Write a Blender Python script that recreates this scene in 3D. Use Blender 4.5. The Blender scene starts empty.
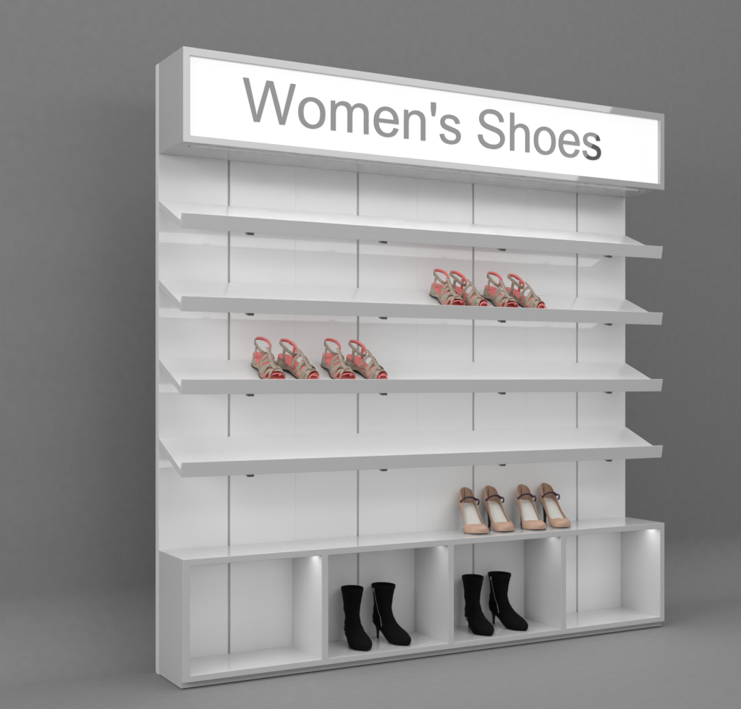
import bpy, bmesh, math, random
from mathutils import Vector, Matrix, noise
R = math.radians
random.seed(4)
sc = bpy.context.scene
C = sc.collection

# ------------------------------------------------------------------ materials
def mat(name, col, rough=.5, ior=1.5, noise_scale=0, noise_amt=.04, bump=0, bump_scale=200, metallic=0, spec=.5, sheen=0, rvar=0):
    m = bpy.data.materials.new(name); m.use_nodes = True
    nt = m.node_tree; b = nt.nodes['Principled BSDF']
    b.inputs['Roughness'].default_value = rough
    b.inputs['IOR'].default_value = ior
    b.inputs['Metallic'].default_value = metallic
    b.inputs['Specular IOR Level'].default_value = spec
    if sheen:
        b.inputs['Sheen Weight'].default_value = sheen
        b.inputs['Sheen Roughness'].default_value = .5
    tc = nt.nodes.new('ShaderNodeTexCoord')
    n = nt.nodes.new('ShaderNodeTexNoise'); n.inputs['Scale'].default_value = noise_scale or 6
    n.inputs['Detail'].default_value = 5
    nt.links.new(tc.outputs['Object'], n.inputs['Vector'])
    r = nt.nodes.new('ShaderNodeValToRGB')
    r.color_ramp.elements[0].position = .3; r.color_ramp.elements[1].position = .7
    a = noise_amt
    r.color_ramp.elements[0].color = [max(0, c*(1-a)) for c in col]+[1]
    r.color_ramp.elements[1].color = [min(1, c*(1+a)) for c in col]+[1]
    nt.links.new(n.outputs['Fac'], r.inputs['Fac'])
    nt.links.new(r.outputs['Color'], b.inputs['Base Color'])
    if rvar:
        mr = nt.nodes.new('ShaderNodeMapRange')
        mr.inputs['To Min'].default_value = max(0, rough-rvar); mr.inputs['To Max'].default_value = rough+rvar
        n3 = nt.nodes.new('ShaderNodeTexNoise'); n3.inputs['Scale'].default_value = 3; n3.inputs['Detail'].default_value = 6
        nt.links.new(tc.outputs['Object'], n3.inputs['Vector'])
        nt.links.new(n3.outputs['Fac'], mr.inputs['Value']); nt.links.new(mr.outputs['Result'], b.inputs['Roughness'])
    if bump:
        n2 = nt.nodes.new('ShaderNodeTexNoise'); n2.inputs['Scale'].default_value = bump_scale; n2.inputs['Detail'].default_value = 3
        bp = nt.nodes.new('ShaderNodeBump'); bp.inputs['Strength'].default_value = bump; bp.inputs['Distance'].default_value = .002
        nt.links.new(tc.outputs['Object'], n2.inputs['Vector'])
        nt.links.new(n2.outputs['Fac'], bp.inputs['Height']); nt.links.new(bp.outputs['Normal'], b.inputs['Normal'])
    return m
def emis(name, col, s):
    m = bpy.data.materials.new(name); m.use_nodes = True
    b = m.node_tree.nodes['Principled BSDF']
    b.inputs['Base Color'].default_value = (.8, .8, .8, 1)
    b.inputs['Emission Color'].default_value = (*col, 1); b.inputs['Emission Strength'].default_value = s
    b.inputs['Roughness'].default_value = .4
    return m
CABW = mat('white_cabinet_laminate', (.64, .64, .64), .03, 1.7, noise_scale=2.5, noise_amt=.012, rvar=.008)
WHITE = mat('white_laminate', (.52, .52, .52), .03, 1.9, noise_scale=2.5, noise_amt=.01)
PANEL = mat('white_gloss_panel', (.86, .86, .86), .02, 1.6, noise_scale=1.6, noise_amt=.02)
SHELFM = mat('white_shelf_metal', (.73, .73, .73), .16, noise_scale=3, noise_amt=.01, rvar=.03)
STUDIO = mat('grey_studio_paper', (.25, .25, .25), .75, noise_scale=26, noise_amt=.035, bump=.25, bump_scale=180, spec=.3)
CHAN = mat('slot_metal', (.50, .50, .50), .5)
CLIP = mat('dark_clip', (.12, .12, .12), .45)
LETTER = mat('grey_letter_acrylic', (.13, .13, .13), .015, 1.75)
SIGN = emis('lit_sign_face', (1, 1, 1), .83); SIGN.node_tree.nodes['Principled BSDF'].inputs['Base Color'].default_value = (.22, .22, .22, 1)
STRIP = emis('led_strip', (1, 1, 1), 2.0)
NLED_BRIGHT = emis('niche_led', (1, 1, 1), 4.4)
NLED_DIM = emis('niche_led_weak', (1, 1, 1), 2.5)
TAUPE = mat('taupe_leather', (.37, .31, .245), .6, noise_scale=90, noise_amt=.25, bump=.5, bump_scale=420)
CORAL = mat('coral_leather', (.78, .225, .21), .5, noise_scale=60, noise_amt=.08, bump=.2, bump_scale=400)
BLACKSOLE = mat('black_rubber', (.015, .015, .016), .5, bump=.2)
METALD = mat('buckle_metal', (.25, .24, .25), .3, metallic=.9)
TAN = mat('tan_leather', (.53, .345, .25), .38, noise_scale=30, noise_amt=.05, bump=.15, bump_scale=500)
TANIN = mat('tan_lining', (.40, .26, .185), .6, noise_scale=40, noise_amt=.06)
CREAM = mat('cream_insole', (.70, .69, .64), .5, noise_scale=25, noise_amt=.03)
PURPLE = mat('dark_purple_strap', (.030, .012, .035), .35, noise_amt=.1)
HEELBLK = mat('black_heel', (.012, .012, .016), .25)
SUEDE = mat('black_suede', (.004, .004, .004), .9, noise_scale=60, noise_amt=.3, bump=.35, bump_scale=300, spec=.15)
SILVER = mat('silver_zip', (.5, .5, .5), .35, metallic=.9)

# ------------------------------------------------------------------ helpers
def tag(o, label, cat, group=None):
    o['label'] = label; o['category'] = cat
    if group: o['group'] = group
    return o
def empty(name, loc=(0, 0, 0)):
    o = bpy.data.objects.new(name, None); C.objects.link(o); o.location = loc; o.empty_display_size = .05
    return o
def mk(name, V, F, mats, parent=None, smooth=False, fm=None, bevel=0, sub=0, weld=True):
    me = bpy.data.meshes.new(name)
    if not isinstance(mats, (list, tuple)): mats = [mats]
    me.from_pydata([tuple(v) for v in V], [], F)
    for m in mats: me.materials.append(m)
    if fm:
        for p, i in zip(me.polygons, fm): p.material_index = i
    bm = bmesh.new(); bm.from_mesh(me)
    if weld: bmesh.ops.remove_doubles(bm, verts=bm.verts, dist=1e-5)
    bmesh.ops.dissolve_degenerate(bm, edges=bm.edges, dist=1e-6)
    bmesh.ops.recalc_face_normals(bm, faces=bm.faces)
    for f in bm.faces: f.smooth = smooth
    bm.to_mesh(me); bm.free()
    o = bpy.data.objects.new(name, me); C.objects.link(o)
    if parent: o.parent = parent
    if bevel:
        b = o.modifiers.new('bevel', 'BEVEL'); b.width = bevel; b.segments = 2; b.limit_method = 'ANGLE'; b.angle_limit = R(40)
    if sub:
        s = o.modifiers.new('sub', 'SUBSURF'); s.levels = sub; s.render_levels = sub
    return o
BF = [(0, 1, 2, 3), (7, 6, 5, 4), (0, 4, 5, 1), (1, 5, 6, 2), (2, 6, 7, 3), (3, 7, 4, 0)]
def boxv(x0, x1, y0, y1, z0, z1):
    return [(x0, y0, z0), (x1, y0, z0), (x1, y1, z0), (x0, y1, z0), (x0, y0, z1), (x1, y0, z1), (x1, y1, z1), (x0, y1, z1)]
def box(name, a, m, parent, bevel=.0012):
    return mk(name, boxv(*a), BF, m, parent, bevel=bevel)
def grid(name, xs, zs, y0, y1, hole, m, parent, bevel=.0015):
    """frame in the XZ plane: all cells solid but those in hole, between y0 and y1, outer faces only"""
    nx, nz = len(xs), len(zs); V = []; F = []
    idx = lambda i, j, k: k*nx*nz+j*nx+i
    for k, y in enumerate((y0, y1)):
        for z in zs:
            for x in xs: V.append((x, y, z))
    sol = lambda i, j: 0 <= i < nx-1 and 0 <= j < nz-1 and (i, j) not in hole
    for i in range(nx-1):
        for j in range(nz-1):
            if not sol(i, j): continue
            F.append((idx(i, j, 0), idx(i+1, j, 0), idx(i+1, j+1, 0), idx(i, j+1, 0)))
            F.append((idx(i, j, 1), idx(i, j+1, 1), idx(i+1, j+1, 1), idx(i+1, j, 1)))
            if not sol(i-1, j): F.append((idx(i, j, 0), idx(i, j+1, 0), idx(i, j+1, 1), idx(i, j, 1)))
            if not sol(i+1, j): F.append((idx(i+1, j, 0), idx(i+1, j, 1), idx(i+1, j+1, 1), idx(i+1, j+1, 0)))
            if not sol(i, j-1): F.append((idx(i, j, 0), idx(i, j, 1), idx(i+1, j, 1), idx(i+1, j, 0)))
            if not sol(i, j+1): F.append((idx(i, j+1, 0), idx(i+1, j+1, 0), idx(i+1, j+1, 1), idx(i, j+1, 1)))
    return mk(name, V, F, m, parent, bevel=bevel)
def prism_x(name, poly, x0, x1, m, parent, bevel=.001):
    """polygon of (y,z) extruded along x"""
    n = len(poly)
    V = [(x0, y, z) for y, z in poly]+[(x1, y, z) for y, z in poly]
    F = [tuple(range(n)), tuple(range(2*n-1, n-1, -1))]+[(i, i+n, (i+1) % n+n, (i+1) % n) for i in range(n)]
    return mk(name, V, F, m, parent, bevel=bevel)

# ------------------------------------------------------------------ dimensions
W, D, T, H = 2.366, .2744, .0378, 2.40
ZH, ZB, ZP = 2.044, .4886, .028
SH = [1.8613, 1.551, 1.2397, .9291]
SLOTS = [.2958+.5915*k for k in range(4)]
SEAM = [0]+[.5915*k for k in (1, 2, 3)]+[W]
TH = math.atan(.428)

# ------------------------------------------------------------------ setting
FL = 12
fy1 = .355
V = [(-FL, -FL, 0), (FL, -FL, 0), (FL, fy1, 0), (-FL, fy1, 0)]
fl = mk('floor', V, [(0, 1, 2, 3)], STUDIO); fl['kind'] = 'structure'
r = .30; prof = [(fy1+r*math.sin(a), r-r*math.cos(a)) for a in [R(90)*i/32 for i in range(33)]]+[(fy1+r, 11.0)]
V = []; F = []
for y, z in prof: V += [(-FL, y, z), (FL, y, z)]
for i in range(len(prof)-1): F.append((2*i, 2*i+1, 2*i+3, 2*i+2))
wl = mk('wall', V, F, STUDIO, smooth=True); wl['kind'] = 'structure'

# ------------------------------------------------------------------ display stand
st = empty('display_stand')
tag(st, 'tall white glossy shoe display stand with lit sign, four sloping shelves and four open niches', 'display stand')
for k in range(4):
    a, b = SEAM[k]+(.0002 if k else 0), SEAM[k+1]-(.0002 if k < 3 else 0); s = SLOTS[k]
    bp = grid('back_panel', [a, s-.0055, s+.0055, b], [0.001, .03, H-.02, H], D, D+T, {(1, 1)}, PANEL, st, bevel=.0005)
    box('slot_channel', (s-.0054, s+.0054, D+.007, D+.020, .031, H-.021), CHAN, bp, 0)
# sign box
sb = grid('sign_box', [0, .029, W-.027, W], [ZH, ZH+.027, H-.031, H], 0, D-.0004, {(1, 1)}, WHITE, st)
box('sign_face', (.0292, W-.0272, .016, .026, ZH+.0272, H-.0312), SIGN, sb, 0)

# added fill light brightening the panel, hidden in a slot by added dark baffles
cut = mk('cutter', boxv(.05, W-.07, .045, .090, ZH-.01, ZH+.0205), BF, WHITE)
bo = sb.modifiers.new('cut', 'BOOLEAN'); bo.object = cut; bo.operation = 'DIFFERENCE'; bo.solver = 'EXACT'
sb.modifiers.move(1, 0); sb.modifiers['bevel'].show_viewport = False
bpy.context.view_layer.update()
me = bpy.data.meshes.new_from_object(sb.evaluated_get(bpy.context.evaluated_depsgraph_get()))
sb.modifiers.remove(bo); sb.modifiers['bevel'].show_viewport = True; sb.data = me
bpy.data.objects.remove(cut)
ADDED_BAFFLE = mat('dark_added_baffle', (.05, .05, .05), .7)
added_fill = box('light_strip', (.053, W-.073, .047, .088, ZH+.0165, ZH+.020), emis('added_fill_light', (1, 1, 1), 10.0), sb, 0)  # added fill emitter under the header, not a fitting of the stand
box('added_baffle', (.0505, W-.0705, .0885, .0897, ZH+.0005, ZH+.020), ADDED_BAFFLE, sb, 0)
box('added_baffle', (.0505, W-.0705, .0453, .0465, ZH+.0005, ZH+.020), ADDED_BAFFLE, sb, 0)

for x in (.0503, W-.0715): box('added_baffle', (x, x+.0012, .0467, .0883, ZH+.0005, ZH+.0163), ADDED_BAFFLE, sb, 0)

# lettering: outlines as (x, y) on-curve and quadratic control points, em 2048
G = {
'W': (1933, ["414,0 25,1466 224,1466 447,505 q483,354 509,205 q565,440 575,476 854,1466 1088,1466 1298,724 q1377,448 1412,205 q1440,344 1485,524 1715,1466 1910,1466 1508,0 1321,0 1012,1117 q973,1257 966,1289 q943,1188 923,1117 612,0"]),
'o': (1139, ["68,531 q68,826 232,968 q369,1086 566,1086 q785,1086 924,942.5 q1063,799 1063,546 q1063,341 1001.5,223.5 q940,106 822.5,41 q705,-24 566,-24 q343,-24 205.5,119 q68,262 68,531",
             "253,531 q253,327 342,225.5 q431,124 566,124 q700,124 789,226 q878,328 878,537 q878,734 788.5,835.5 q699,937 566,937 q431,937 342,836 q253,735 253,531"]),
'm': (1706, ["135,0 135,1062 296,1062 296,913 q346,991 429,1038.5 q512,1086 618,1086 q736,1086 811.5,1037 q887,988 918,900 q1044,1086 1246,1086 q1404,1086 1489,998.5 q1574,911 1574,729 1574,0 1395,0 1395,669 q1395,777 1377.5,824.5 q1360,872 1314,901 q1268,930 1206,930 q1094,930 1020,855.5 q946,781 946,617 946,0 766,0 766,690 q766,810 722,870 q678,930 578,930 q502,930 437.5,890 q373,850 344,773 q315,696 315,551 315,0"]),
'e': (1139, ["862,342 1048,319 q1004,156 885,66 q766,-24 581,-24 q348,-24 211.5,119.5 q75,263 75,522 q75,790 213,938 q351,1086 571,1086 q784,1086 919,941 q1054,796 1054,533 q1054,517 1053,485 261,485 q271,310 360,217 q449,124 582,124 q681,124 751,176 q821,228 862,342",
             "271,633 864,633 q852,767 796,834 q710,938 573,938 q449,938 364.5,855 q280,772 271,633"]),
'n': (1139, ["135,0 135,1062 297,1062 297,911 q414,1086 635,1086 q731,1086 811.5,1051.5 q892,1017 932,961 q972,905 988,828 q998,778 998,653 998,0 818,0 818,646 q818,756 797,810.5 q776,865 722.5,897.5 q669,930 597,930 q482,930 398.5,857 q315,784 315,580 315,0"]),
"'": (391, ["136,949 92,1209 92,1466 297,1466 297,1209 251,949"]),
's': (1024, ["63,317 241,345 q256,238 324.5,181 q393,124 516,124 q640,124 700,174.5 q760,225 760,293 q760,354 707,389 q670,413 523,450 q325,500 248.5,536.5 q172,573 132.5,637.5 q93,702 93,780 q93,851 125.5,911.5 q158,972 214,1012 q256,1043 328.5,1064.5 q401,1086 484,1086 q609,1086 703.5,1050 q798,1014 843,952.5 q888,891 905,788 729,764 q717,846 659.5,892 q602,938 497,938 q373,938 320,897 q267,856 267,801 q267,766 289,738 q311,709 358,690 q385,680 517,644 q708,593 783.5,560.5 q859,528 902,466 q945,404 945,312 q945,222 892.5,142.5 q840,63 741,19.5 q642,-24 517,-24 q310,-24 201.5,62 q93,148 63,317"]),
' ': (569, []),
'S': (1366, ["92,471 275,487 q288,377 335.5,306.5 q383,236 483,192.5 q583,149 708,149 q819,149 904,182 q989,215 1030.5,272.5 q1072,330 1072,398 q1072,467 1032,518.5 q992,570 900,605 q841,628 639,676.5 q437,725 356,768 q251,823 199.5,904.5 q148,986 148,1087 q148,1198 211,1294.5 q274,1391 395,1441 q516,1491 664,1491 q827,1491 951.5,1438.5 q1076,1386 1143,1284 q1210,1182 1215,1053 1029,1039 q1014,1178 927.5,1249 q841,1320 672,1320 q496,1320 415.5,1255.5 q335,1191 335,1100 q335,1021 392,970 q448,919 684.5,865.5 q921,812 1009,772 q1137,713 1198,622.5 q1259,532 1259,414 q1259,297 1192,193.5 q1125,90 999.5,32.5 q874,-25 717,-25 q518,-25 383.5,33 q249,91 172.5,207.5 q96,324 92,471"]),
'h': (1139, ["135,0 135,1466 315,1466 315,940 q441,1086 633,1086 q751,1086 838,1039.5 q925,993 962.5,911 q1000,829 1000,673 1000,0 820,0 820,673 q820,808 761.5,869.5 q703,931 596,931 q516,931 445.5,889.5 q375,848 345,777 q315,706 315,581 315,0"]),
}
def contour(s):
    pts = []; ctrl = None
    for t in s.split():
        if t[0] == 'q': ctrl = tuple(map(float, t[1:].split(','))); continue
        p = tuple(map(float, t.split(',')))
        if ctrl:
            a = pts[-1]
            for i in range(1, 9):
                u = i/8
                pts.append(((1-u)**2*a[0]+2*u*(1-u)*ctrl[0]+u*u*p[0], (1-u)**2*a[1]+2*u*(1-u)*ctrl[1]+u*u*p[1]))
            ctrl = None
        else: pts.append(p)
    if math.dist(pts[0], pts[-1]) < 1: pts.pop()
    return pts
UX, UZ, TX, TZ = 1.751/14743, .0001125, .2465, 2.1515
pen = 0
for ch in "Women's Shoes":
    adv, cs = G[ch]
    if cs:
        cu = bpy.data.curves.new('letter', 'CURVE'); cu.dimensions = '2D'; cu.fill_mode = 'BOTH'; cu.extrude = .002
        for s in cs:
            P = contour(s); sp = cu.splines.new('POLY'); sp.points.add(len(P)-1); sp.use_cyclic_u = True
            for q, (x, y) in zip(sp.points, P): q.co = (x*UX, y*UZ, 0, 1)
        tmp = bpy.data.objects.new('tmp', cu); C.objects.link(tmp)
        bpy.context.view_layer.update()
        me = bpy.data.meshes.new_from_object(tmp.evaluated_get(bpy.context.evaluated_depsgraph_get()))
        bpy.data.objects.remove(tmp)
        me.name = 'letter'; me.materials.clear(); me.materials.append(LETTER)
        let = bpy.data.objects.new('letter', me); C.objects.link(let); let.parent = sb
        let.rotation_euler = (R(90), 0, 0); let.location = (TX+(pen-25)*UX, .0135, TZ)
    pen += adv

# shelves
for z in SH:
    top = lambda y: z-math.tan(TH)*(D-y)
    vt = .030
    yf = .021
    board = [(D-.0004, z), (D-.0004, z-vt), (yf, z-.137), (.010, z-.080), (.0155, z-.079), (.0265, top(.0265)+.0015), (.031, top(.031))]
    sh = prism_x('shelf', board, 0, W, SHELFM, st, bevel=.0012)
    # light strip below the front third
    g = .0004
    b = lambda y: z-vt-(.137-vt)*(D-y)/(D-yf)
    ls = [(.034, b(.034)-g), (.105, b(.105)-g), (.105, b(.105)-.004), (.034, b(.034)-.003)]
    prism_x('light_strip', ls, .035, W-.014, STRIP, sh, 0)
    for s in SLOTS:
        x = s-.024
        prism_x('bracket', [(.0265, z-.1345), (.052, b(.052)-.002), (.052, b(.052)-.016), (.0265, z-.1462)], x, x+.027, CLIP, sh, .001)
# cabinet with four niches
dv = [SEAM[k] for k in (1, 2, 3)]
xs = [0, .028]
for d in dv: xs += [d-.0145, d+.0145]
xs += [W-.027, W]
cab = grid('cabinet', xs, [ZP, .052, ZB-.0265, ZB], 0, D-.0004, {(1, 1), (3, 1), (5, 1), (7, 1)}, CABW, st)
box('plinth', (.0015, W-.0015, .022, D-.0006, .003, ZP-.0003), CABW, cab, .001)
for i, (a, b) in enumerate(((1, 2), (3, 4), (5, 6), (7, 8))):
    dim = i in (1, 2)
    box('light_strip', (xs[a]+.02, xs[b]-.012, .028, .085, ZB-.0305, ZB-.0270), NLED_DIM if dim else NLED_BRIGHT, cab, 0)

# ------------------------------------------------------------------ shoe helpers
def lerp(t, P):
    """smooth interpolation through (t, v) knots"""
    if t <= P[0][0]: return P[0][1]
    for i in range(len(P)-1):
        if t <= P[i+1][0]:
            t0, v0 = P[i]; t1, v1 = P[i+1]; u = (t-t0)/(t1-t0)
            m0 = (v1-P[i-1][1])/(t1-P[i-1][0])*(t1-t0) if i else (v1-v0)
            m1 = (P[i+2][1]-v0)/(P[i+2][0]-t0)*(t1-t0) if i+2 < len(P) else (v1-v0)
            return (2*u**3-3*u*u+1)*v0+(u**3-2*u*u+u)*m0+(-2*u**3+3*u*u)*v1+(u**3-u*u)*m1
    return P[-1][1]
def ribbon(name, P, S, w, th, mats, parent, rnd=True):
    """flat strap along P, width direction S per point, thickness th; mats = outer, inner"""
    V = []; F = []; fm = []
    n = len(P)
    for i in range(n):
        a = P[max(0, i-1)]; b = P[min(n-1, i+1)]
        t = (b-a).normalized(); s = S[i]-t*S[i].dot(t); s.normalize(); nn = t.cross(s)
        wi = w[i] if isinstance(w, list) else w
        for u, v in ((-.5, -.35), (-.46, .35), (0, .5), (.46, .35), (.5, -.35), (0, -.5)):
            V.append(P[i]+s*(u*wi)+nn*(v*th))
    for i in range(n-1):
        for k in range(6):
            F.append((6*i+k, 6*i+(k+1) % 6, 6*i+6+(k+1) % 6, 6*i+6+k)); fm.append(0 if k < 4 else 1)
    F.append(tuple(range(6))); F.append(tuple(range(6*n-1, 6*n-7, -1))); fm += [0, 0]
    return mk(name, V, F, mats, parent, True, fm if len(mats) > 1 else None, weld=False)
def tube(name, P, rad, m, parent, n=10, cap=True):
    V = []; F = []
    for i, p in enumerate(P):
        a = P[max(0, i-1)]; b = P[min(len(P)-1, i+1)]; t = (b-a).normalized()
        u = t.orthogonal().normalized() if i == 0 else (u-t*u.dot(t)).normalized()
        v = t.cross(u); rr = rad[i] if isinstance(rad, list) else rad
        for k in range(n): V.append(p+u*(math.cos(2*math.pi*k/n)*rr)+v*(math.sin(2*math.pi*k/n)*rr))
    for i in range(len(P)-1):
        for k in range(n): F.append((n*i+k, n*i+(k+1) % n, n*i+n+(k+1) % n, n*i+n+k))
    if cap: F.append(tuple(range(n))); F.append(tuple(range(n*len(P)-1, n*len(P)-n-1, -1)))
    return mk(name, V, F, m, parent, True, weld=False)
def slab(name, L, hw, cy, zt, zb, m, parent, n=44, inset=1.0, side_m=None):
    """sole-like plate: half width hw(s), centre cy(s), top zt(s), bottom zb(s)"""
    V = []; F = []; fm = []
    S = [.5-.5*math.cos(math.pi*i/n) for i in range(n+1)]
    K = 8
    for s in S:
        h = max(.0008, hw(s)*inset); c = cy(s); x = s*L
        for k in range(K+1):
            y = -h+2*h*k/K; V.append((x, c+y, zt(s)))
        for k in range(K+1):
            y = h-2*h*k/K; V.append((x, c+y, zb(s)))
    q = 2*(K+1)
    for i in range(n):
        for k in range(q):
            F.append((q*i+k, q*i+(k+1) % q, q*i+q+(k+1) % q, q*i+q+k)); fm.append(1 if k in (K, q-1) else 0)
    F.append(tuple(range(q))); F.append(tuple(range(q*n+q-1, q*n-1, -1))); fm += [1, 1]
    o = mk(name, V, F, [m, side_m or m], parent, True, fm, weld=False)
    e = o.modifiers.new('es', 'EDGE_SPLIT'); e.split_angle = R(50)
    return o

# ------------------------------------------------------------------ sandal
def make_sandal(sd):
    """sd = +1: medial side at +y"""
    L = .222
    root = empty('sandal')
    hw0 = lambda s: lerp(s, [(0, .006), (.02, .015), (.08, .026), (.2, .0305), (.42, .029), (.66, .042), (.78, .0405), (.90, .029), (.97, .015), (1, .005)])
    cy = lambda s: sd*lerp(s, [(0, 0), (.4, -.001), (.65, -.002), (.85, .006), (1, .014)])
    zt = lambda s: lerp(s, [(0, .050), (.2, .047), (.4, .033), (.6, .018), (.75, .0135), (1, .019)])
    zb = lambda s: lerp(s, [(0, .009), (.05, .006), (.22, .006), (.36, .012), (.50, .007), (.62, .0045), (.85, .0045), (1, .010)])
    zg = lambda s: lerp(s, [(0, .003), (.05, .0), (.2, .0), (.36, .0065), (.5, .002), (.62, 0), (.85, 0), (1, .006)])
    slab('outsole', L, hw0, cy, zb, zg, BLACKSOLE, root, inset=1.0)
    slab('wedge', L, hw0, cy, lambda s: zt(s)-.002, lambda s: min(zb(s)+.0002, zt(s)-.003), TAUPE, root, inset=.975)
    slab('insole', L, hw0, cy, zt, lambda s: zt(s)-.0045, CORAL, root, inset=1.03)
    def arch(s0, ds, Hf, w, name='strap', a0=0, a1=math.pi, mm=(TAUPE, CORAL), th=.0026, n=22, out=1.0):
        P = []; S = []
        for i in range(n+1):
            a = a0+(a1-a0)*i/n
            s = s0+ds*math.cos(a)*sd
            h = hw0(s)*1.03*out; ca, sa = math.cos(a), math.sin(a)
            P.append(Vector((s*L, cy(s)+h*math.copysign(abs(ca)**.8, ca), zt(s)-.002+Hf*sa**.8)))
            S.append(Vector((1, 0, -.28)))
        return ribbon(name, P, S, w, th, list(mm), root)
    # foot straps: vamp of crossed bands, coral piping between
    arch(.80, .05, .034, .016); arch(.775, -.09, .036, .014)
    arch(.71, .06, .042, .019); arch(.66, -.08, .046, .014)
    arch(.595, .035, .053, .017)
    arch(.50, -.045, .062, .014)
    arch(.755, .0, .033, .026, 'lining', mm=(CORAL, CORAL), out=.97)
    arch(.66, .0, .041, .022, 'lining', mm=(CORAL, CORAL), out=.97)
    arch(.89, .02, .024, .0055, 'toe_strap', mm=(CORAL, CORAL))
    arch(.93, -.10, .021, .005, 'toe_strap', mm=(CORAL, CORAL), a1=2.1)
    # central bar up the instep
    P = []; S = []
    for i in range(15):
        u = i/14; s = .80-.42*u
        P.append(Vector((s*L, cy(s)+.0, zt(s)+lerp(u, [(0, .035), (.35, .048), (.7, .064), (1, .068)])))); S.append(Vector((0, 1, 0)))
    ribbon('instep_strap', P, S, [.024-.008*i/14 for i in range(15)], .0028, [CORAL, TAUPE], root)
    # ankle strap: tilted ring, higher at the back
    P = []; S = []; n = 44
    for i in range(n+1):
        a = 2*math.pi*i/n
        x = .040+.044*math.cos(a); y = .031*math.sin(a)
        z = .0955-.016*math.cos(a)-.004*math.cos(2*a)
        P.append(Vector((x, y, z))); S.append(Vector((.25, 0, 1)))
    # outside faces out
    ribbon('ankle_strap', P, S, .0150, .0028, [TAUPE, CORAL], root)
    for sg in (1, -1):
        P = [Vector((.052, sg*.0300, .040)), Vector((.050, sg*.0302, .055)), Vector((.047, sg*.0300, .070)), Vector((.046, sg*.0305, .088)), Vector((.047, sg*.0308, .094))]
        ribbon('side_strap', P, [Vector((1, 0, .1))]*5, .014, .0026, [CORAL, TAUPE] if sg < 0 else [TAUPE, CORAL], root)
    # buckle on the outer side of the ring
    yb = -sd*.0295
    fr = [Vector((.016, yb*.93, .1105)), Vector((.031, yb*1.08, .106)), Vector((.034, yb*1.08, .092)), Vector((.018, yb*.93, .0965)), Vector((.016, yb*.93, .1105))]
    tube('buckle', fr, .0017, METALD, root, 6, False)
    return root

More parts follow.
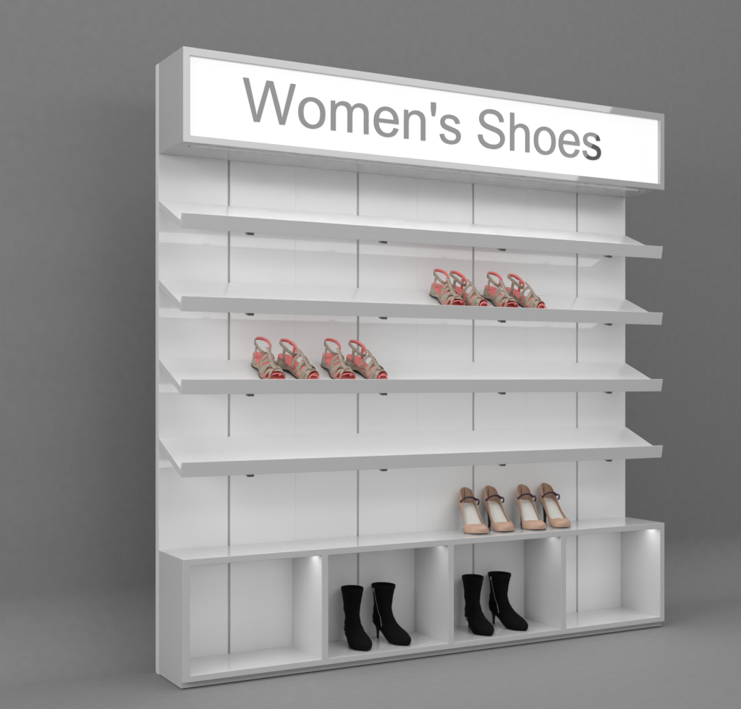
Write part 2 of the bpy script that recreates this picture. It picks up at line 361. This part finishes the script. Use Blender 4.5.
# ------------------------------------------------------------------ pump
def make_pump(sd):
    L = .188; HH = .104
    root = empty('pump')
    hwb = lambda s: lerp(s, [(0, .0285), (.1, .0300), (.16, .031), (.35, .0310), (.55, .036), (.72, .0425), (.86, .0375), (.94, .028), (.98, .0185), (1, .0085)])
    hw0 = lambda s: max(.002, hwb(s)*math.sqrt(max(0, 1-max(0, 1-s/.13)**2)))
    cy = lambda s: sd*lerp(s, [(0, 0), (.45, 0), (.7, -.001), (.88, .004), (1, .008)])
    zs = lambda s: lerp(s, [(0, HH+.003), (.12, HH), (.3, .083), (.5, .043), (.66, .013), (.78, .006), (1, .008)])
    slab('sole', L*.985, hw0, cy, zs, lambda s: zs(s)-.0045, HEELBLK, root, inset=.93)
    slab('insole', L, hw0, cy, lambda s: zs(s)+.0035, lambda s: zs(s)+.0002, CREAM, root, inset=.90)
    th = .70      # throat
    Hf = lambda s: lerp(s, [(0, .086), (.1, .080), (.3, .064), (.5, .046), (.7, .040), (.85, .034), (.95, .026), (1, .017)])
    def tc(s):
        if s >= th: return math.pi/2
        base = lerp(s, [(0, R(54)), (.1, R(46)), (.28, R(35)), (.5, R(27)), (.62, R(33)), (th, R(46))])
        return base
    n, K = 90, 12
    V = []; F = []
    S = [(.5-.5*math.cos(math.pi*i/n)) for i in range(n+1)]
    # put a section right at the throat
    j = min(range(n+1), key=lambda i: abs(S[i]-th)); S[j] = th
    def pt(s, a, off=0):
        ca, sa = math.cos(a), math.sin(a)
        h = hw0(s)+off
        return Vector((s*L, cy(s)+h*math.copysign(abs(ca)**.62, ca), zs(s)-.003+(Hf(s)+off)*sa**.85))
    rows = []
    for i, s in enumerate(S):
        # rounded throat: close quickly ahead of it
        if s < th: t = tc(s)
        else:
            u = min(1, (s-th)/.11); t = math.acos(min(1, max(0, (math.cos(R(46))**.62*math.sqrt(1-u*u))))**(1/.62))
        row = []
        for sg in (1, -1):
            for k in range(K+1):
                a = t*k/K
                p = pt(s, a); p2 = p.copy(); p2.y = cy(s)+sg*(p.y-cy(s)); row.append(p2)
        rows.append(row)
    q = 2*(K+1)
    for row in rows: V += row
    for i in range(n):
        for b in (0, K+1):
            for k in range(K): F.append((q*i+b+k, q*i+b+k+1, q*i+q+b+k+1, q*i+q+b+k))
    for b, rw in ((0, 0), (0, n)):
        for k in range(K): F.append((q*rw+k, q*rw+k+1, q*rw+K+1+k+1, q*rw+K+1+k))
    up = mk('upper', V, F, [TAN, TANIN, mat('pale_tan_edge', (.60, .43, .33), .5)], root, True)
    m = up.modifiers.new('so', 'SOLIDIFY'); m.thickness = .0022; m.offset = -1; m.material_offset = 1; m.material_offset_rim = 0
    # stiletto heel
    hx = .024
    secs = [(0.090, .0190, .0215, .0215), (.086, .0165, .019, .0195), (.078, .011, .012, .0155), (.05, .0065, .007, .012), (.02, .0050, .0055, .011), (.002, .0055, .006, .011), (0, .005, .0055, .011)]
    V = []; F = []; nn = 16
    for z, rx, ry, cx in secs:
        for k in range(nn):
            a = 2*math.pi*k/nn; V.append((cx+rx*math.cos(a), ry*math.sin(a), z))
    for i in range(len(secs)-1):
        for k in range(nn): F.append((nn*i+k, nn*i+(k+1) % nn, nn*i+nn+(k+1) % nn, nn*i+nn+k))
    F.append(tuple(range(nn))); F.append(tuple(range(nn*len(secs)-1, nn*len(secs)-nn-1, -1)))
    mk('heel', V, F, HEELBLK, root, True)
    # strap over the opening
    s0 = .27; n2 = 18; P = []; Sv = []
    a = tc(s0); e = pt(s0, a, .002); z0 = e.z; y0 = abs(e.y-cy(s0))+.0015
    for i in range(n2+1):
        u = i/n2
        P.append(Vector((s0*L+.010*math.sin(math.pi*u), y0*(-1+2*u), z0-.006*(1-math.sin(math.pi*u))**2+.010*math.sin(math.pi*u)+.002*u))); Sv.append(Vector((1, 0, .5)))
    ribbon('strap', P, Sv, .0105, .0065, [PURPLE], root)
    x0 = s0*L
    lp = [Vector((x0, y0, z0-.003)), Vector((x0+.006, y0+.004, z0+.002)), Vector((x0+.013, y0+.005, z0-.003)), Vector((x0+.015, y0+.0045, z0-.012)), Vector((x0+.009, y0+.004, z0-.019)), Vector((x0+.001, y0+.003, z0-.021))]
    tube('strap_loop', lp, .0032, PURPLE, root, 8)
    tube('button', [Vector((x0+.002, -y0+.002, z0-.006)), Vector((x0+.002, -y0-.003, z0-.006))], .0055, PURPLE, root, 12)
    return root

# ------------------------------------------------------------------ ankle boot
def make_boot(sd, zipper):
    root = empty('ankle_boot')
    L = .232; HT = .234
    zsole = [(.0, .150), (.006, .138), (.02, .112), (.035, .092), (.05, .066), (.062, .034)]
    def xb(z):
        return lerp(z, [(0, .106), (.006, .096), (.02, .078), (.034, .060), (.045, .044), (.053, .024), (.060, .009), (.072, .001), (.09, -.003), (.115, .002), (.15, .010), (.18, .010), (.21, .005), (HT, .000)])
    def xf(z):
        return lerp(z, [(0, .217), (.006, .226), (.016, .231), (.028, .229), (.040, .214), (.054, .186), (.069, .153), (.084, .129), (.102, .113), (.125, .099), (.16, .097), (.20, .104), (HT, .113)])
    def hw(z):
        return lerp(z, [(0, .038), (.008, .043), (.02, .046), (.035, .045), (.05, .041), (.07, .035), (.10, .029), (.14, .034), (.18, .038), (.22, .044), (HT, .046)])
    zsl = [0, .002, .005, .010, .016, .022, .028, .034, .040, .046, .052, .058, .063, .068, .074, .080, .087, .095, .104, .114, .125, .137, .150, .163, .176, .189, .200, .210, .218, .225, .229, .232, HT]
    nn = 40; V = []; F = []
    for z in zsl:
        a0, a1 = xb(z), xf(z); cx = (a0+a1)/2; rx = (a1-a0)/2; h = hw(z)
        foot = max(0, min(1, (.10-z)/.05))
        for k in range(nn):
            a = 2*math.pi*k/nn; ca, sa = math.cos(a), math.sin(a)
            x = cx+rx*math.copysign(abs(ca)**.92, ca)
            tp = 1-foot*.60*max(0, ca)**2.4
            # narrow waist of the foot towards the heel
            y = h*sa*tp
            # the toe leans to the medial side
            y += sd*foot*.010*max(0, (x-.12)/.11)**1.5
            # soft creases in the suede
            p = Vector((x, y, z))
            amt = .0028*math.exp(-((z-.115)/.055)**2)+.0010
            w = noise.noise(Vector((x*18+sd*3, y*18, z*60)))*amt*1.5
            if z < .012: w *= .1
            d = Vector((ca, sa, 0)); p += d*w
            V.append(tuple(p))
    m_ = len(zsl)
    for i in range(m_-1):
        for k in range(nn): F.append((nn*i+k, nn*i+(k+1) % nn, nn*i+nn+(k+1) % nn, nn*i+nn+k))
    F.append(tuple(reversed(range(nn))))
    # inside of the shaft
    base = len(V)
    for z, sc_ in ((HT+.0005, .955), (HT-.03, .93), (HT-.10, .88)):
        a0, a1 = xb(z), xf(z); cx = (a0+a1)/2; rx = (a1-a0)/2*sc_
        for k in range(nn):
            a = 2*math.pi*k/nn; V.append((cx+rx*math.cos(a), hw(z)*sc_*math.sin(a), z))
    last = nn*(m_-1)
    for k in range(nn): F.append((last+k, last+(k+1) % nn, base+(k+1) % nn, base+k))
    for i in range(2):
        for k in range(nn): F.append((base+nn*i+k, base+nn*i+(k+1) % nn, base+nn*i+nn+(k+1) % nn, base+nn*i+nn+k))
    F.append(tuple(range(base+2*nn, base+3*nn)))
    up = mk('upper', V, F, SUEDE, root, True, sub=1)
    # top cuff band
    z = HT-.006; V = []; F = []
    prof = [(1.0, -.008), (1.014, -.006), (1.018, 0), (1.012, .005), (.985, .0068)]
    for k in range(nn):
        a = 2*math.pi*k/nn; a0, a1 = xb(z), xf(z); cx = (a0+a1)/2; rx = (a1-a0)/2
        for q, dz in prof: V.append((cx+rx*q*math.copysign(abs(math.cos(a))**.92, math.cos(a)), hw(z)*q*math.sin(a), z+dz))
    n5 = len(prof)
    for k in range(nn):
        for j in range(n5-1):
            F.append((n5*k+j, n5*((k+1) % nn)+j, n5*((k+1) % nn)+j+1, n5*k+j+1))
    mk('cuff', V, F, SUEDE, root, True)
    # heel
    secs = [(.066, .022, .021, .030), (.056, .018, .018, .028), (.046, .0120, .0120, .0245), (.036, .008, .008, .022), (.018, .0058, .0058, .021), (.001, .0052, .0052, .021), (0, .0048, .0048, .021)]
    V = []; F = []; n6 = 16
    for z, rx, ry, cx in secs:
        for k in range(n6):
            a = 2*math.pi*k/n6; V.append((cx+rx*math.cos(a), ry*math.sin(a), z))
    for i in range(len(secs)-1):
        for k in range(n6): F.append((n6*i+k, n6*i+(k+1) % n6, n6*i+n6+(k+1) % n6, n6*i+n6+k))
    F.append(tuple(range(n6))); F.append(tuple(range(n6*len(secs)-1, n6*len(secs)-n6-1, -1)))
    mk('heel', V, F, HEELBLK, root, True)
    def surf(x, z, off=.0012):
        a0, a1 = xb(z), xf(z); cx = (a0+a1)/2; rx = (a1-a0)/2
        ca = max(-1, min(1, (x-cx)/rx)); ca = math.copysign(abs(ca)**(1/.92), ca); sa = -math.sqrt(max(0, 1-ca*ca))
        foot = max(0, min(1, (.10-z)/.05))
        w = (noise.noise(Vector((x*18+sd*3, hw(z)*sa*18, z*60))))*1.5*(.0028*math.exp(-((z-.115)/.055)**2)+.001)
        return Vector((x+ca*(w+off), hw(z)*sa+sa*(w+off), z))
    if zipper:
        P = [surf(lerp(t, [(0, .046), (.4, .052), (.75, .066), (1, .086)]), lerp(t, [(0, .218), (1, .062)]), .0012) for t in [i/24 for i in range(25)]]
        tube('zip', P, .0009, SILVER, root, 6)
        p0 = P[0]
        tube('zip_pull', [p0+Vector((0, -.003, .004)), p0+Vector((.001, -.004, -.012))], .0016, SILVER, root, 8)
    else:
        P = [surf(x, zz, .002) for x, zz in ((.030, .066), (.050, .060), (.068, .055), (.085, .051), (.105, .047), (.125, .046))]
        ribbon('ankle_band', P, [Vector((0, 0, 1))]*len(P), .009, .002, [SUEDE], root)
        c = surf(.082, .050, .004)
        ring = [c+Vector((.009*math.cos(a), 0, .007*math.sin(a))) for a in [2*math.pi*i/14 for i in range(15)]]
        tube('buckle', ring, .0013, SILVER, root, 6, False)
        c2 = surf(.068, .055, .004)
        tube('stud', [c2+Vector((0, .003, 0)), c2+Vector((0, -.001, 0))], .0035, SILVER, root, 8)
    return root

def copy_tree(o, parent=None):
    c = o.copy(); C.objects.link(c)
    if parent: c.parent = parent
    for ch in list(o.children): copy_tree(ch, c)
    return c
used = set()
def place(proto, toe, ang, L, label, cat, group, zfun, tilt=0, size=1):
    o = copy_tree(proto) if proto.name in used else proto
    used.add(proto.name)
    M = Matrix.Rotation(tilt, 3, 'X') @ Matrix.Rotation(R(-90+ang), 3, 'Z')
    t = M @ Vector((L*size, 0, 0)); o.scale = (size, size*(1.13 if size > 1 else 1), size)
    T_ = Vector((toe[0], toe[1], zfun(toe[1])))
    o.location = T_-t; o.rotation_euler = M.to_euler()
    tag(o, label, cat, group)
    return o
sA, sB = make_sandal(1), make_sandal(-1)
pA, pB = make_pump(1), make_pump(-1)
bA, bB = make_boot(1, False), make_boot(-1, True)
GS = 'coral and taupe strappy sandals on the sloping shelves'
for shelf, xs_, nm, nb in ((1, (1.245, 1.392, 1.525, 1.700), 'second shelf from top', 'upper'), (2, (.402, .578, .715, .893), 'third shelf from top', 'lower')):
    z = SH[shelf]; f = lambda y, z=z: z-math.tan(TH)*(D-y)+.0006
    names = ['leftmost coral and taupe sandal on the %s, pointing straight out' % nm,
             'second sandal from the left on the %s, turned outward to the right' % nm,
             'third sandal from the left on the %s, toe straight out' % nm,
             'rightmost coral and taupe sandal on the %s, turned outward' % nm]
    for i, x in enumerate(xs_):
        if i % 2 == 0: place(sA, (x, .0345), 2, .222, names[i], 'sandal', GS, f, TH)
        else: place(sB, (x, .0365), 24, .222, names[i], 'sandal', GS, f, TH)
f = lambda y: ZB+.0006
GP = 'tan high heeled pumps on top of the niches'
for i, (x, y, a) in enumerate(((1.370, .056, -13), (1.527, .064, -7), (1.678, .052, -13), (1.835, .058, -7))):
    place((pA, pB)[i % 2], (x, y), a, .188, ['leftmost tan pump with dark strap on the ledge above the niches', 'second tan pump from the left on the ledge, its black heel showing',
          'third tan pump from the left on the ledge above the niches', 'rightmost tan pump with dark strap on the ledge, its black heel showing'][i], 'pump', GP, f, 0, 1.07)
f = lambda y: .0526
GB = 'black suede ankle boots in the two middle niches'
for i, (x, y, a) in enumerate(((.788, .025, -10), (1.010, .030, 13), (1.390, .020, -10), (1.612, .033, 13))):
    place((bA, bB)[i % 2], (x, y), a, .232, ['black suede ankle boot with small buckle in the second niche from the left', 'black suede ankle boot with side zip in the second niche from the left',
          'black suede ankle boot with small buckle in the third niche from the left', 'black suede ankle boot with side zip in the third niche from the left'][i], 'boot', GB, f)

# ------------------------------------------------------------------ light
w = bpy.data.worlds.new('World'); sc.world = w; w.use_nodes = True
w.node_tree.nodes['Background'].inputs[0].default_value = (1, 1, 1, 1)
w.node_tree.nodes['Background'].inputs[1].default_value = .32
def area(name, loc, u, v, sx, sy, watts):
    l = bpy.data.lights.new(name, 'AREA'); l.shape = 'RECTANGLE'; l.size = sx; l.size_y = sy; l.energy = watts
    o = bpy.data.objects.new(name, l); C.objects.link(o)
    u = Vector(u).normalized(); v = Vector(v); v = (v-u*v.dot(u)).normalized(); n = u.cross(v)
    M = Matrix((u, v, n)).transposed().to_4x4(); M.translation = Vector(loc); o.matrix_world = M
    return o
# softbox front right, its right edge at X = 5.06, leaning over the stand; emits along -n
RAD = 2.6
vv = Vector((0, .65, .762)); sx, sy = 4.45, 1.02
edge = Vector((5.057, -4.0, 2.908))
ctr = edge-Vector((sx/2, 0, 0))+vv.normalized()*(sy/2-.10)
# normal must point away from the stand for emission along -n to hit it
area('softbox', ctr, (1, 0, 0), vv, sx, sy, RAD*math.pi*sx*sy)

area('overhead_softbox', (1.0, -1.9, 8.0), (1, 0, 0), (0, 1, 0), 8, 4.4, 2.5*math.pi*8*4.4)
area('side_softbox', (-4.6, -2.2, 2.6), (0, -1, 0), (.35, 0, 1), 2.2, 2.2, 8.6*math.pi*2.2*2.2)

# ------------------------------------------------------------------ camera
cam = bpy.data.cameras.new('camera'); co = bpy.data.objects.new('camera', cam); C.objects.link(co)
cam.sensor_width = 36; cam.lens = 36*1196.4/741; cam.shift_y = (379.0118-354.5)/741
cam.clip_end = 100; cam.clip_start = .05
co.location = (-1.5352, -4.2367, 1.1608); co.rotation_euler = (R(90), 0, -.5032)
sc.camera = co
sc.render.engine = 'CYCLES'
sc.view_settings.view_transform = 'Standard'; sc.view_settings.look = 'None'
sc.view_settings.exposure = 0; sc.view_settings.gamma = 1
sc.cycles.max_bounces = 10; sc.cycles.diffuse_bounces = 5; sc.cycles.glossy_bounces = 5
